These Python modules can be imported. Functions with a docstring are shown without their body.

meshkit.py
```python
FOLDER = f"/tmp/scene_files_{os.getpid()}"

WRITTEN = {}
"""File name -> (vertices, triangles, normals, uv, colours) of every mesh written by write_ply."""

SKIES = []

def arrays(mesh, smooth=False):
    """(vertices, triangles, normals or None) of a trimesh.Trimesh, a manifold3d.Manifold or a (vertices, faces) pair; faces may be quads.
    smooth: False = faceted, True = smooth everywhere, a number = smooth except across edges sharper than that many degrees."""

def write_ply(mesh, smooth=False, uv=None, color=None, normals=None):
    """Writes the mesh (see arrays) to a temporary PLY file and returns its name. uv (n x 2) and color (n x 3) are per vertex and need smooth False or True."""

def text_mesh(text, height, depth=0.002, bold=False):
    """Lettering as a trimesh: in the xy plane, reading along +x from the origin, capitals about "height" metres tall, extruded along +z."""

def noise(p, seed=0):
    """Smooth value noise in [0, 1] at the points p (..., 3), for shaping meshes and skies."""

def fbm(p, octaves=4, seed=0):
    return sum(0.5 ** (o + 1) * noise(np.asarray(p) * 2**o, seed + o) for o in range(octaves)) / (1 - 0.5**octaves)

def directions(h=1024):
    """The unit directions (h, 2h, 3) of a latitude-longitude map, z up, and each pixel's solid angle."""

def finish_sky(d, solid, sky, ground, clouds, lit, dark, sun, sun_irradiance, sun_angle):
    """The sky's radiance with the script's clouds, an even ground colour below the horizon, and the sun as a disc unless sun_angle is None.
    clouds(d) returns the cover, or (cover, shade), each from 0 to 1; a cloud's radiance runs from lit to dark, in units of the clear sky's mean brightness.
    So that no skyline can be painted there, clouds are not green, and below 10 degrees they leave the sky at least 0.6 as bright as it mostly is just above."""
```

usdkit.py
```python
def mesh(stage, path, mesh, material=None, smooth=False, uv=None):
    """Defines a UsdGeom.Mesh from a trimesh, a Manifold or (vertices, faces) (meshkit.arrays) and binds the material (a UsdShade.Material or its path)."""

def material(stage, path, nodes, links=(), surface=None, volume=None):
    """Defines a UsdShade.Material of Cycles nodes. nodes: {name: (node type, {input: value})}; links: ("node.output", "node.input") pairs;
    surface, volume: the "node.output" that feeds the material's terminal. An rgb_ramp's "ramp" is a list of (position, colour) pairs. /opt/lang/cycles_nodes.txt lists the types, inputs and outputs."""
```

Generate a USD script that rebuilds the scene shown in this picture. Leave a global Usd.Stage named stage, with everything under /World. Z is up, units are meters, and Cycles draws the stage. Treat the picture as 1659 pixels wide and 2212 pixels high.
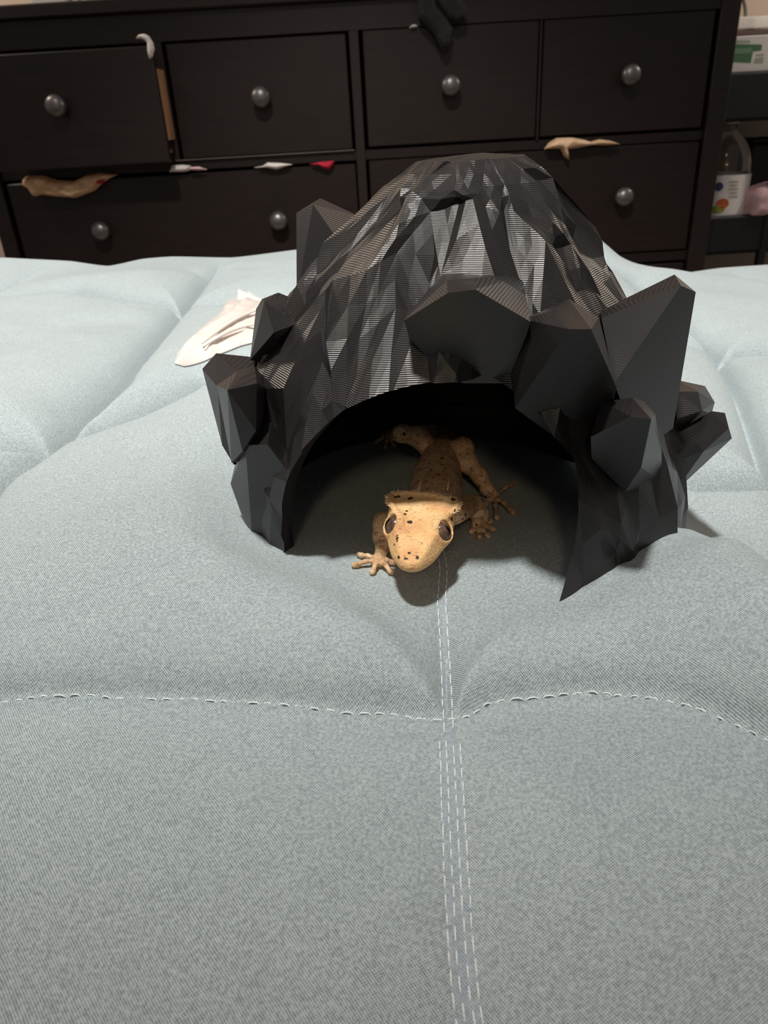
import math, random
import numpy as np, trimesh, manifold3d as m3, usdkit
from pxr import Usd, UsdGeom, UsdLux, UsdShade, Gf, Sdf
from scipy.interpolate import RBFInterpolator
from scipy.spatial import ConvexHull
from meshkit import text_mesh

stage = Usd.Stage.CreateInMemory()
UsdGeom.SetStageUpAxis(stage, 'Z')
UsdGeom.Xform.Define(stage, '/World'); UsdGeom.Scope.Define(stage, '/World/Looks')
rng = np.random.default_rng(7)

# ------------------------------------------------------------------ camera
W, H, FPX = 1659, 2212, 1600.0
TH, PH = math.radians(27.7), math.radians(3.4)
CAM = np.array([0, 0, .73])
FW = np.array([0, math.cos(TH), -math.sin(TH)])
R0, U0 = np.array([1., 0, 0]), np.array([0, math.sin(TH), math.cos(TH)])
RT, UP = math.cos(PH)*R0 - math.sin(PH)*U0, math.cos(PH)*U0 + math.sin(PH)*R0
cam = UsdGeom.Camera.Define(stage, '/World/camera')
cam.AddTransformOp().Set(Gf.Matrix4d(*[*RT, 0, *UP, 0, *(-FW), 0, *CAM, 1]))
cam.CreateHorizontalApertureAttr(36.0); cam.CreateFocalLengthAttr(36.0*FPX/W)
cam.CreateFStopAttr(46.0); cam.CreateFocusDistanceAttr(.205)
cam.CreateClippingRangeAttr(Gf.Vec2f(.01, 100))
cam.CreateExposureAttr(0.0)

# ------------------------------------------------------------------ light
def light(kind, name, loc, target, power, color, **kw):
    l = getattr(UsdLux, kind).Define(stage, '/World/' + name)
    z = np.array(loc, float) - np.array(target, float); z /= np.linalg.norm(z)
    x = np.cross([0, 1, .01], z); x /= np.linalg.norm(x); y = np.cross(z, x)
    l.AddTransformOp().Set(Gf.Matrix4d(*[*x, 0, *y, 0, *z, 0, *map(float, loc), 1]))
    l.CreateIntensityAttr(power); l.CreateColorAttr(Gf.Vec3f(*color))
    if 'radius' in kw: l.CreateRadiusAttr(kw['radius'])
    if 'width' in kw: l.CreateWidthAttr(kw['width']); l.CreateHeightAttr(kw['height'])
    return l
key = light('SphereLight', 'ceiling_downlight', (-.16, -.10, 2.3), (.0, .85, .62), 1150.0, (1.0, .955, .90), radius=.07)
UsdLux.ShapingAPI.Apply(key.GetPrim()); sh = UsdLux.ShapingAPI(key)
sh.CreateShapingConeAngleAttr(27.2); sh.CreateShapingConeSoftnessAttr(.75)
light('SphereLight', 'wall_lamp', (1.50, 1.72, 1.42), (0, 0, 0), 75.0, (1.0, .86, .72), radius=.07)
light('SphereLight', 'room_lamp', (-1.25, 1.60, 1.6), (0, 0, 0), 48.0, (1.0, .86, .70), radius=.11)
light('SphereLight', 'bedside_lamp', (-.10, -1.25, 1.58), (0, 0, 0), 33.0, (1.0, .74, .48), radius=.09)
dome = UsdLux.DomeLight.Define(stage, '/World/room_bounce')
dome.CreateIntensityAttr(.06); dome.CreateColorAttr(Gf.Vec3f(1.0, .93, .88))

# ------------------------------------------------------------------ helpers
def ray(px, py): return FW + RT*(px - W/2)/FPX - UP*(py - H/2)/FPX
def at_z(px, py, z): d = ray(px, py); return CAM + d*(z - CAM[2])/d[2]
def at_y(px, py, y): d = ray(px, py); return CAM + d*(y - CAM[1])/d[1]

used = {}
def numbered(path):
    n = used.get(path, -1) + 1; used[path] = n
    return path if n == 0 else '%s_%03d' % (path, n)
def props(p, label=None, cat=None, group=None, kind=None):
    for k, v in (('label', label), ('category', cat), ('group', group), ('kind', kind)):
        if v: p.SetCustomDataByKey(k, v)
    return p
def thing(name, label, cat, loc=(0, 0, 0), group=None):
    x = UsdGeom.Xform.Define(stage, numbered('/World/' + name)); x.AddTranslateOp().Set(Gf.Vec3d(*map(float, loc)))
    return props(x.GetPrim(), label, cat, group)
def obj(name, mesh, mat, parent=None, smooth=False, **kw):
    """one Mesh; vertices are given in world space and moved into the parent's frame"""
    base = '/World' if parent is None else str(parent.GetPath())
    if parent is not None:
        off = np.array(UsdGeom.XformCache().GetLocalToWorldTransform(parent).ExtractTranslation())
        if np.abs(off).max() > 0:
            if isinstance(mesh, (tuple, list)): mesh = (np.asarray(mesh[0]) - off, mesh[1])
            elif hasattr(mesh, 'to_mesh'): mesh = mesh.translate(-off)
            else: mesh = mesh.copy(); mesh.apply_translation(-off)
    g = usdkit.mesh(stage, numbered(base + '/' + name), mesh, mat, smooth)
    return props(g.GetPrim(), **kw)
def tm(m):
    if hasattr(m, 'to_mesh'):
        a = m.to_mesh(); return trimesh.Trimesh(a.vert_properties[:, :3], a.tri_verts, process=False)
    return m
def join(ms): return trimesh.util.concatenate([tm(m) for m in ms])
def rbox(x0, x1, y0, y1, z0, z1, r=.002):
    """box with chamfered edges"""
    pts = []
    for sx in (0, 1):
        for sy in (0, 1):
            for sz in (0, 1):
                c = np.array([(x0, x1)[sx], (y0, y1)[sy], (z0, z1)[sz]], float)
                s = np.array([1 - 2*sx, 1 - 2*sy, 1 - 2*sz])
                for k in range(3):
                    d = s*r; d[k] = 0; pts.append(c + d)
    return m3.Manifold.hull_points(np.array(pts))
def lathe(profile, n=24, axis='z'):
    """closed profile of (r, h)"""
    prof = np.array(profile, float); a = np.linspace(0, 2*np.pi, n, endpoint=False)
    v = np.stack([prof[:, 0][:, None]*np.cos(a), prof[:, 0][:, None]*np.sin(a), np.repeat(prof[:, 1][:, None], n, 1)], -1).reshape(-1, 3)
    f = []
    for i in range(len(prof) - 1):
        for j in range(n):
            p, q = i*n + j, i*n + (j + 1) % n
            f += [[p, q, q + n], [p, q + n, p + n]]
    b, t = len(v), len(v) + 1
    v = np.vstack([v, [0, 0, prof[0, 1]], [0, 0, prof[-1, 1]]])
    for j in range(n):
        f += [[b, (j + 1) % n, j], [t, (len(prof)-1)*n + j, (len(prof)-1)*n + (j + 1) % n]]
    return trimesh.Trimesh(v, f, process=False)
def tube(pts, r, sides=8, flat=1.0, up=(0, 0, 1)):
    p = np.asarray(pts, float); t = np.gradient(p, axis=0); t /= np.linalg.norm(t, axis=1, keepdims=True)
    a = np.cross(t, up); a /= np.linalg.norm(a, axis=1, keepdims=True) + 1e-9; b = np.cross(t, a)
    rr = np.broadcast_to(r, (len(p),))[:, None, None]; an = np.arange(sides)*2*np.pi/sides
    v = p[:, None] + rr*(np.cos(an)[None, :, None]*a[:, None] + flat*np.sin(an)[None, :, None]*b[:, None])
    n = len(p); v = np.vstack([v.reshape(-1, 3), p[0], p[-1]]); f = []
    for i in range(n - 1):
        for j in range(sides):
            q = i*sides + j; s = i*sides + (j + 1) % sides
            f += [[q, s, s + sides], [q, s + sides, q + sides]]
    for j in range(sides):
        f += [[n*sides, (j + 1) % sides, j], [n*sides + 1, (n-1)*sides + j, (n-1)*sides + (j + 1) % sides]]
    m = trimesh.Trimesh(v, f, process=False)
    if m.volume < 0: m.invert()
    return m
def spline(pts, n=60):
    from scipy.interpolate import CubicSpline
    p = np.asarray(pts, float); d = np.r_[0, np.cumsum(np.linalg.norm(np.diff(p, axis=0), axis=1))]
    return CubicSpline(d, p)(np.linspace(0, d[-1], n))
def lump(poly, frame, thick, edge, amp, freq, seed, seg=.004):
    """a crumpled flat piece of cloth or plastic: an outline (in the plane of frame = origin, u, v, n) filled and puffed up along n"""
    o, u, v, n = [np.asarray(a, float) for a in frame]
    from shapely import Polygon, Point
    import shapely
    pg = Polygon(poly).buffer(0)
    pg = max(pg.geoms, key=lambda g: g.area) if pg.geom_type != 'Polygon' else pg
    ex = m3.CrossSection([np.array(pg.segmentize(seg).exterior.coords)[:-1]], m3.FillRule.NonZero).extrude(thick)
    m = tm(ex.refine_to_length(seg)); w = np.array(m.vertices)
    d = shapely.distance(pg.exterior, shapely.points(w[:, :2]))
    g = np.sqrt(np.clip(d/edge, 0, 1)*(2 - np.clip(d/edge, 0, 1)))
    from meshkit import fbm
    nz = fbm(np.c_[w[:, :2]*freq, np.full(len(w), seed*3.7)])
    top = w[:, 2] > thick*.5
    h = np.where(top, thick*(.15 + .85*g) + amp*g*nz, thick*.1*g*0)
    p = o + w[:, :1]*u + w[:, 1:2]*v + h[:, None]*n
    out = trimesh.Trimesh(p, m.faces, process=False)
    if out.volume < 0: out.invert()
    return out

# ------------------------------------------------------------------ materials
def mat(name, nodes, links=(), surface='p.BSDF'):
    return usdkit.material(stage, '/World/Looks/' + name, nodes, links, surface=surface)
def plain(name, color, rough=.5, **kw):
    return mat(name, {'p': ('principled_bsdf', {'base_color': color, 'roughness': rough, **kw})})
def mottled(name, c1, c2, scale, rough=.6, bump=0, bscale=None, stretch=(1, 1, 1), **kw):
    nodes = {'g': ('geometry', {}), 'm': ('mapping', {'scale': stretch}), 'n': ('noise_texture', {'scale': scale, 'detail': 4.0}),
             'r': ('rgb_ramp', {'ramp': [(.3, c1), (.7, c2)]}), 'p': ('principled_bsdf', {'roughness': rough, **kw})}
    links = [('g.position', 'm.vector'), ('m.vector', 'n.vector'), ('n.fac', 'r.fac'), ('r.color', 'p.base_color')]
    if bump:
        nodes['n2'] = ('noise_texture', {'scale': bscale or scale*3, 'detail': 3.0}); nodes['b'] = ('bump', {'distance': bump, 'strength': .8})
        links += [('m.vector', 'n2.vector'), ('n2.fac', 'b.height'), ('b.normal', 'p.normal')]
    return mat(name, nodes, links)
M = {}
M['wall'] = mottled('wall_paint', (.62, .50, .41), (.66, .53, .44), 6, .8, .0006, 90)
M['floor'] = mottled('floor_carpet', (.22, .18, .15), (.30, .25, .21), 60, .95, .003, 300)
M['wood'] = mottled('black_brown_wood', (.0095, .0046, .0038), (.0145, .0078, .0066), 14, .42, .0002, 120, (1, 1, 9), specular_ior_level=.35)
M['wood_frame'] = mottled('black_brown_frame', (.012, .0064, .0055), (.017, .010, .009), 14, .45, .0002, 120, (1, 1, 9), specular_ior_level=.35)
M['drawer_wood'] = mottled('raw_drawer_wood', (.36, .18, .085), (.52, .29, .15), 30, .7, stretch=(1, 1, .2))
M['dark'] = plain('dark_inside', (.004, .003, .003), .9)
M['knob'] = plain('knob_metal', (.16, .15, .15), .38, metallic=.75)
M['worn'] = plain('worn_edge', (.18, .15, .13), .7)
M['cart'] = plain('cart_black', (.0028, .0028, .003), .6)
M['white_card'] = plain('white_card', (.80, .78, .76), .6)
M['white_cloth'] = mottled('white_cloth', (.75, .70, .67), (.85, .80, .76), 40, .9, .001, 200)
M['tan_cloth'] = mottled('tan_cloth', (.55, .34, .19), (.76, .54, .35), 30, .9, .001, 200)
M['red_cloth'] = mottled('red_cloth', (.40, .008, .03), (.52, .015, .05), 40, .9, .001, 200)
M['pink_cloth'] = mottled('pink_cloth', (.62, .36, .40), (.80, .58, .60), 40, .9, .001, 200)
M['black_cloth'] = mottled('black_cloth', (.004, .0035, .0035), (.009, .008, .008), 60, .8, .001, 300)
M['mattress'] = mottled('mattress_ticking', (.6, .58, .55), (.68, .66, .62), 30, .9)

# comforter: woven microfibre
def weave_material(name, c_lo, c_hi, k=1.0):
    P = 2*math.pi/.00044*k
    nodes = {'g': ('geometry', {}),
        'nz': ('noise_texture', {'scale': 38.0, 'detail': 2.0}), 'nf': ('noise_texture', {'scale': 1500.0, 'detail': 2.0}), 'nb': ('noise_texture', {'scale': 9.0, 'detail': 3.0}),
        'd1': ('vector_math', {'math_type': 'dot_product', 'vector2': (.82*P, .57*P, .25*P)}), 'd2': ('vector_math', {'math_type': 'dot_product', 'vector2': (-.45*P*1.1, .89*P*1.1, 0)}),
        'w1': ('math', {'math_type': 'multiply_add', 'value2': 26.0, 'value3': 0}), 'a1': ('math', {'math_type': 'add'}), 's1': ('math', {'math_type': 'sine'}),
        'w2': ('math', {'math_type': 'multiply_add', 'value2': -19.0, 'value3': 0}), 'a2': ('math', {'math_type': 'add'}), 's2': ('math', {'math_type': 'sine'}),
        'm1': ('math', {'math_type': 'multiply_add', 'value2': .27, 'value3': .5}), 'm2': ('math', {'math_type': 'multiply_add', 'value2': .14}),
        'm3': ('math', {'math_type': 'multiply_add', 'value2': 1.0, 'value3': -.5}), 'sum': ('math', {'math_type': 'add'}),
        'm4': ('math', {'math_type': 'multiply_add', 'value2': .18, 'value3': -.09}), 'sum2': ('math', {'math_type': 'add'}),
        'r': ('rgb_ramp', {'ramp': [(.1, c_lo), (.9, c_hi)]}),
        'b': ('bump', {'distance': .00010, 'strength': .8}),
        'p': ('principled_bsdf', {'roughness': .62, 'specular_ior_level': .3, 'sheen_weight': .15, 'sheen_roughness': .5, 'sheen_tint': (.9, .95, .95)})}
    links = [('g.position', 'nz.vector'), ('g.position', 'nf.vector'), ('g.position', 'nb.vector'), ('g.position', 'd1.vector1'), ('g.position', 'd2.vector1'),
        ('nz.fac', 'w1.value1'), ('d1.value', 'a1.value1'), ('w1.value', 'a1.value2'), ('a1.value', 's1.value1'),
        ('nz.fac', 'w2.value1'), ('d2.value', 'a2.value1'), ('w2.value', 'a2.value2'), ('a2.value', 's2.value1'),
        ('s1.value', 'm1.value1'), ('s2.value', 'm2.value1'), ('m1.value', 'm2.value3'),
        ('nf.fac', 'm3.value1'), ('m3.value', 'sum.value1'), ('m2.value', 'sum.value2'),
        ('nb.fac', 'm4.value1'), ('m4.value', 'sum2.value1'), ('sum.value', 'sum2.value2'), ('sum2.value', 'r.fac'), ('r.color', 'p.base_color'),
        ('sum.value', 'b.height'), ('b.normal', 'p.normal')]
    return mat(name, nodes, links)
M['fabric'] = weave_material('comforter_weave', (.148, .185, .196), (.52, .595, .615))
M['seam'] = weave_material('seam_weave', (.20, .245, .275), (.47, .535, .58))
M['thread'] = plain('white_thread', (.86, .89, .89), .5)

# 3D-printed plastic: the layer lines tilt the surface up and out in turn, at every .5 mm of height
def printed(name, color, layer=.00044, k=.40, rough=.36):
    nodes = {'g': ('geometry', {}), 'x': ('separate_xyz', {}), 'nz': ('noise_texture', {'scale': 120.0, 'detail': 2.0}), 'nw': ('noise_texture', {'scale': 35.0, 'detail': 3.0}),
        'w': ('math', {'math_type': 'multiply_add', 'value2': .00035}), 'f': ('math', {'math_type': 'multiply', 'value2': 2*math.pi/layer}), 's': ('math', {'math_type': 'sine'}),
        'gn': ('separate_xyz', {}), 'ka': ('math', {'math_type': 'absolute'}), 'kr': ('map_range', {'from_min': .12, 'from_max': .60, 'to_min': .045, 'to_max': k, 'clamp': True}), 'k': ('math', {'math_type': 'multiply'}), 'c': ('combine_xyz', {'x': 0.0, 'y': 0.0}),
        'a': ('vector_math', {'math_type': 'add'}), 'n': ('vector_math', {'math_type': 'normalize'}),
        'r': ('rgb_ramp', {'ramp': [(.3, tuple(.8*c for c in color)), (.7, tuple(1.2*c for c in color))]}),
        'p': ('principled_bsdf', {'roughness': rough, 'specular_ior_level': .5})}
    links = [('g.position', 'x.vector'), ('g.position', 'nz.vector'), ('g.position', 'nw.vector'), ('nz.fac', 'w.value1'), ('x.z', 'w.value3'), ('w.value', 'f.value1'), ('f.value', 's.value1'),
        ('g.true_normal', 'gn.vector'), ('gn.z', 'ka.value1'), ('ka.value', 'kr.value'), ('kr.result', 'k.value2'), ('s.value', 'k.value1'), ('k.value', 'c.z'), ('g.normal', 'a.vector1'), ('c.vector', 'a.vector2'), ('a.vector', 'n.vector1'), ('n.vector', 'p.normal'),
        ('nw.fac', 'r.fac'), ('r.color', 'p.base_color')]
    return mat(name, nodes, links)
M['plastic'] = printed('black_printed_plastic', (.0135, .012, .0123))

# ------------------------------------------------------------------ the setting: floor and wall
SC = 1.77/1.45                     # measured on the plane y = 1.45, stands at y = 1.77
DY = 1.77
def dz_(z): return .73 + (z - .73)*SC
def struct(name, mesh, m, label): return obj(name, mesh, m, None, kind='structure', label=label)
struct('floor', trimesh.creation.box(bounds=[[-2.6, -2.2, -.05], [2.6, 2.36, 0]]), M['floor'], 'carpeted bedroom floor')
struct('wall_back', trimesh.creation.box(bounds=[[-2.6, 2.30, 0], [2.6, 2.40, 2.5]]), M['wall'], 'beige painted wall behind the dresser')
struct('baseboard_back', rbox(-2.6, 2.6, 2.285, 2.30, 0, .09, .004), M['white_card'], 'white baseboard along the back wall')

# ------------------------------------------------------------------ the bed and its comforter
VX = [-.40, -.265, -.1285, .0103, .150, .29, .43]
HC = np.array([.0295, .2235])                # middle of the hide
CTRL = np.array([
  (-.027, .187, 0), (.043, .155, -.001), (.03, .224, -.003), (.08, .192, -.001), (-.04, .198, 0), (.03, .29, -.004), (0, .26, -.003),
  (.083, .174, .003), (.086, .155, .005), (.087, .135, .005), (.070, .135, .004), (.104, .170, -.018), (.106, .150, -.016), (.108, .125, -.012), (.118, .185, -.027), (.122, .15, -.024), (.135, .13, -.022), (.112, .22, -.024), (.14, .25, -.018), (.12, .28, -.015), (.17, .2, -.022),
  (.01, .119, -.001), (-.0886, .13, 0), (.0718, .1047, -.001), (.1, .10, -.006), (-.06, .16, .001), (-.10, .19, 0), (-.125, .265, 0), (-.127, .5, .002), (-.22, .58, .004), (-.2, .4, .002), (-.08, .35, .001),
  (0, .085, -.006), (0, .057, -.015), (-.06, .09, -.006), (.06, .085, -.008), (-.06, .06, -.015), (.06, .06, -.016), (0, .02, -.032), (0, -.1, -.034), (-.3, 0, -.02), (.3, 0, -.03), (-.4, .3, .004), (.3, .3, -.026), (.25, .45, -.024), (.16, .42, -.012), (.1, .5, -.004),
  (-.36, .62, -.010), (-.345, .56, -.004), (-.40, .62, -.006), (-.42, .70, .028), (-.3287, .70, .0212), (-.2682, .70, .0146), (-.236, .70, .0085), (-.205, .70, .0128), (-.177, .70, .0134), (-.123, .70, .0095), (-.0647, .70, .013), (.02, .70, .015), (.10, .70, .012), (.18, .70, .012), (.2064, .70, .0086), (.2291, .70, -.0117), (.246, .70, -.032), (.278, .70, -.0297), (.3245, .70, -.0253), (.3667, .70, -.0249), (.5, .7, -.024),
  (-.9, .7, .02), (-.9, 0, 0), (-.9, -.5, 0), (.9, .7, -.02), (.9, 0, -.02), (.9, -.5, -.02), (0, -.5, 0)])
_rbf = RBFInterpolator(CTRL[:, :2], CTRL[:, 2], kernel='linear', smoothing=1e-4)
_rbf2 = RBFInterpolator(CTRL[:, :2], CTRL[:, 2], kernel='thin_plate_spline', smoothing=1e-5)
def base_level(P): return .62 + .5*_rbf(P) + .5*_rbf2(P)
def seam_px(pts):
    out = []
    for a, b in pts:
        z = .615
        for _ in range(12): z = .5*z + .5*(float(base_level(at_z(a, b, z)[None, :2])[0]) - .005)
        out.append(at_z(a, b, z)[:2])
    return np.array(out)
V0 = np.vstack([seam_px([(1022, 2240), (1015, 2212), (1000, 2100), (986, 1900), (976, 1700), (968, 1540), (962, 1430), (955, 1330), (957, 1250)]), [[.0125, .22], [.011, .40], [.012, .70], [.012, .9]]])
V0 = np.vstack([[[V0[0, 0], -.5]], V0])
Vm1 = np.vstack([[[-.131, -.5], [-.131, .10]], seam_px([(0, 1090), (120, 1003), (270, 850), (395, 690), (480, 580)]), [[-.135, .95]]])
Vp1 = np.array([[.150, -.5], [.15, .1], [.146, .2], [.150, .26], [.176, .34], [.196, .42], [.20, .55], [.19, .9]])
H0 = np.vstack([[[-1, .135]], seam_px([(-300, 1530), (0, 1520), (100, 1506), (300, 1510), (480, 1512), (640, 1522), (740, 1530), (860, 1527), (968, 1540), (1010, 1535), (1060, 1512), (1150, 1500), (1240, 1494), (1350, 1500), (1450, 1518), (1560, 1560), (1659, 1612)]), [[.12, .094], [1, .1]]])
H1 = np.vstack([[[-1, .26]], seam_px([(-200, 1005), (0, 1006), (120, 1003), (270, 950), (450, 858)]), [[-.03, .315], [.04, .29], [.09, .262], [.118, .25], [.145, .246], [.25, .25], [1, .26]]])
H2 = np.vstack([[[-1, .56], [-.4, .57]], seam_px([(160, 655), (270, 672), (395, 690)]), [[-.03, .48], [.08, .44], [.2, .40], [.4, .42], [1, .42]]])
HM = np.array([[-1, -.02], [1, -.02]])
SEAMS = [V0, Vm1, Vp1, H0, H1, H2, HM] + [np.array([[x, -.5], [x, .95]]) for x in (-.43, .33, .47)] + [np.array([[-.39, -.5], [-.38, .3], [-.33, .55], [-.31, .60], [-.282, .70], [-.27, .95]])]
def pdist(P, line):
    best = np.full(len(P), 9.)
    for a, b in zip(line[:-1], line[1:]):
        d = b - a; t = np.clip(((P - a) @ d)/(d @ d), 0, 1)
        best = np.minimum(best, np.hypot(*(P - a - t[:, None]*d).T))
    return best
from meshkit import fbm
CREASES = [(seam_px(p), d, w) for p, d, w in (
    ([(400, 1750), (520, 1700), (640, 1640), (760, 1585), (860, 1555)], .0011, .0045), ([(560, 1250), (680, 1280), (790, 1345), (880, 1420), (935, 1490)], .0024, .0085), ([(600, 1218), (690, 1232), (770, 1262)], .0010, .004),
    ([(1010, 1440), (1120, 1390), (1260, 1360)], .0014, .007), ([(1260, 1330), (1400, 1290), (1500, 1240)], .0012, .006), ([(60, 1430), (240, 1400), (420, 1330)], .0014, .008), ([(30, 820), (150, 760), (260, 740)], .0030, .014), ([(180, 930), (230, 900), (260, 860)], .0024, .010), ([(560, 620), (500, 600), (430, 610)], .0030, .012))]
def height(P):
    P = np.asarray(P, float); Q = np.c_[np.clip(P[:, 0], -.9, .9), np.clip(P[:, 1], -.5, .705)]
    ds = [pdist(P, s) for s in SEAMS]
    d = np.min(ds, 0)
    edge = np.clip((.70 - P[:, 1])/.10, 0, 1)
    wgt = 1 - .88*np.exp(-(np.hypot(*(P - HC).T)/.083)**8)
    puff = .0155*(1 - np.exp(-(d/.0125)**.95)) - .0070 - .0013*np.exp(-(d/.0020)**2)
    pucker = .0007*np.exp(-d/.010)*fbm(np.c_[P*170, np.zeros(len(P))])*(d > 0)
    low = np.clip((np.interp(P[:, 0], H0[:, 0], H0[:, 1]) + .001 - P[:, 1])/.005, 0, 1); low = low*low*(3 - 2*low)
    dv = np.min([dd for dd, sm in zip(ds, SEAMS) if np.ptp(sm[:, 1]) > .5], 0)
    puff = (puff*1.14 + .0006)*(1 - low) + low*(.0085*(1 - np.exp(-(dv/.018)))*(1 - np.exp(-np.clip(np.interp(P[:, 0], H0[:, 0], H0[:, 1]) - P[:, 1], 0, 1)/.035)) - .0086)
    puff = puff - .0034*np.exp(-(d/.0045)**2)*np.clip((P[:, 1] - .19)/.04, 0, 1)
    z = base_level(Q) + puff*edge*wgt + pucker*edge
    for ln, dp, wd in CREASES: z -= dp*np.exp(-(pdist(P, ln)/wd)**2)*wgt
    z += .0045*fbm(np.c_[P*13, np.full(len(P), 4.)])*edge*wgt + .0016*fbm(np.c_[P[:, 0]*34 + P[:, 1]*12, P[:, 1]*48 - P[:, 0]*20, np.full(len(P), 9.)])*edge*wgt
    return z
def steps(*segs):
    out = [segs[0][0]]
    for a, b, s in segs: out += list(np.linspace(a, b, max(2, int(round((b - a)/s)) + 1))[1:])
    return np.array(out)
gx = steps((-.9, -.42, .03), (-.42, -.17, .004), (-.17, .21, .0012), (.21, .42, .005), (.42, .9, .03))
gv = steps((-.5, .0, .03), (.0, .045, .006), (.045, .32, .0012), (.32, .70, .0024), (.70, .80, .003), (.80, 1.02, .02))
X, V = np.meshgrid(gx, gv, indexing='ij')
YE, RR = .70, .03
Zt = height(np.c_[X.ravel(), np.minimum(V, YE).ravel()]).reshape(X.shape)
a = np.clip((V - YE)/RR, 0, math.pi/2); down = np.maximum(V - YE - RR*math.pi/2, 0)
Y = np.minimum(V, YE) + RR*np.sin(a)*(V > YE) + .006*np.sin(X*40)*np.minimum(down*4, 1)
Z = Zt - RR*(1 - np.cos(a)) - down
nx, ny = X.shape
idx = np.arange(nx*ny).reshape(nx, ny)
quads = np.stack([idx[:-1, :-1], idx[1:, :-1], idx[1:, 1:], idx[:-1, 1:]], -1).reshape(-1, 4)
top = np.stack([X, Y, Z], -1).reshape(-1, 3)
nrm = np.zeros_like(top); fn = np.cross(top[quads[:, 1]] - top[quads[:, 0]], top[quads[:, 3]] - top[quads[:, 0]])
for k in range(4): np.add.at(nrm, quads[:, k], fn)
nrm /= np.linalg.norm(nrm, axis=1, keepdims=True)
bot = top - nrm*.012
rim = np.r_[idx[:, 0], idx[-1, 1:], idx[-2::-1, -1], idx[0, -2:0:-1]]
rn = np.roll(rim, -1); N = nx*ny
side = np.stack([rn, rim, rim + N, rn + N], -1)
fabric_mesh = (np.vstack([top, bot]), np.vstack([quads, quads[:, ::-1] + N, side]))

bed = thing('bed', 'low bed with a pale mattress under the quilted comforter', 'bed', (0, -.35, 0))
obj('mattress', rbox(-.88, .88, -1.3, .655, .34, .555, .03), M['mattress'], bed)
obj('bed_base', rbox(-.86, .86, -1.3, .64, .10, .34, .01), M['wood'], bed)
for sx in (-.82, .82):
    for sy in (-1.25, .58): obj('leg', rbox(sx - .03, sx + .03, sy - .03, sy + .03, 0, .10, .004), M['wood'], bed)

quilt = thing('comforter', 'pale grey-green quilted comforter with stitched squares spread over the bed', 'comforter', (0, .1, .6))
obj('fabric', fabric_mesh, M['fabric'], quilt, smooth=True)

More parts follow.
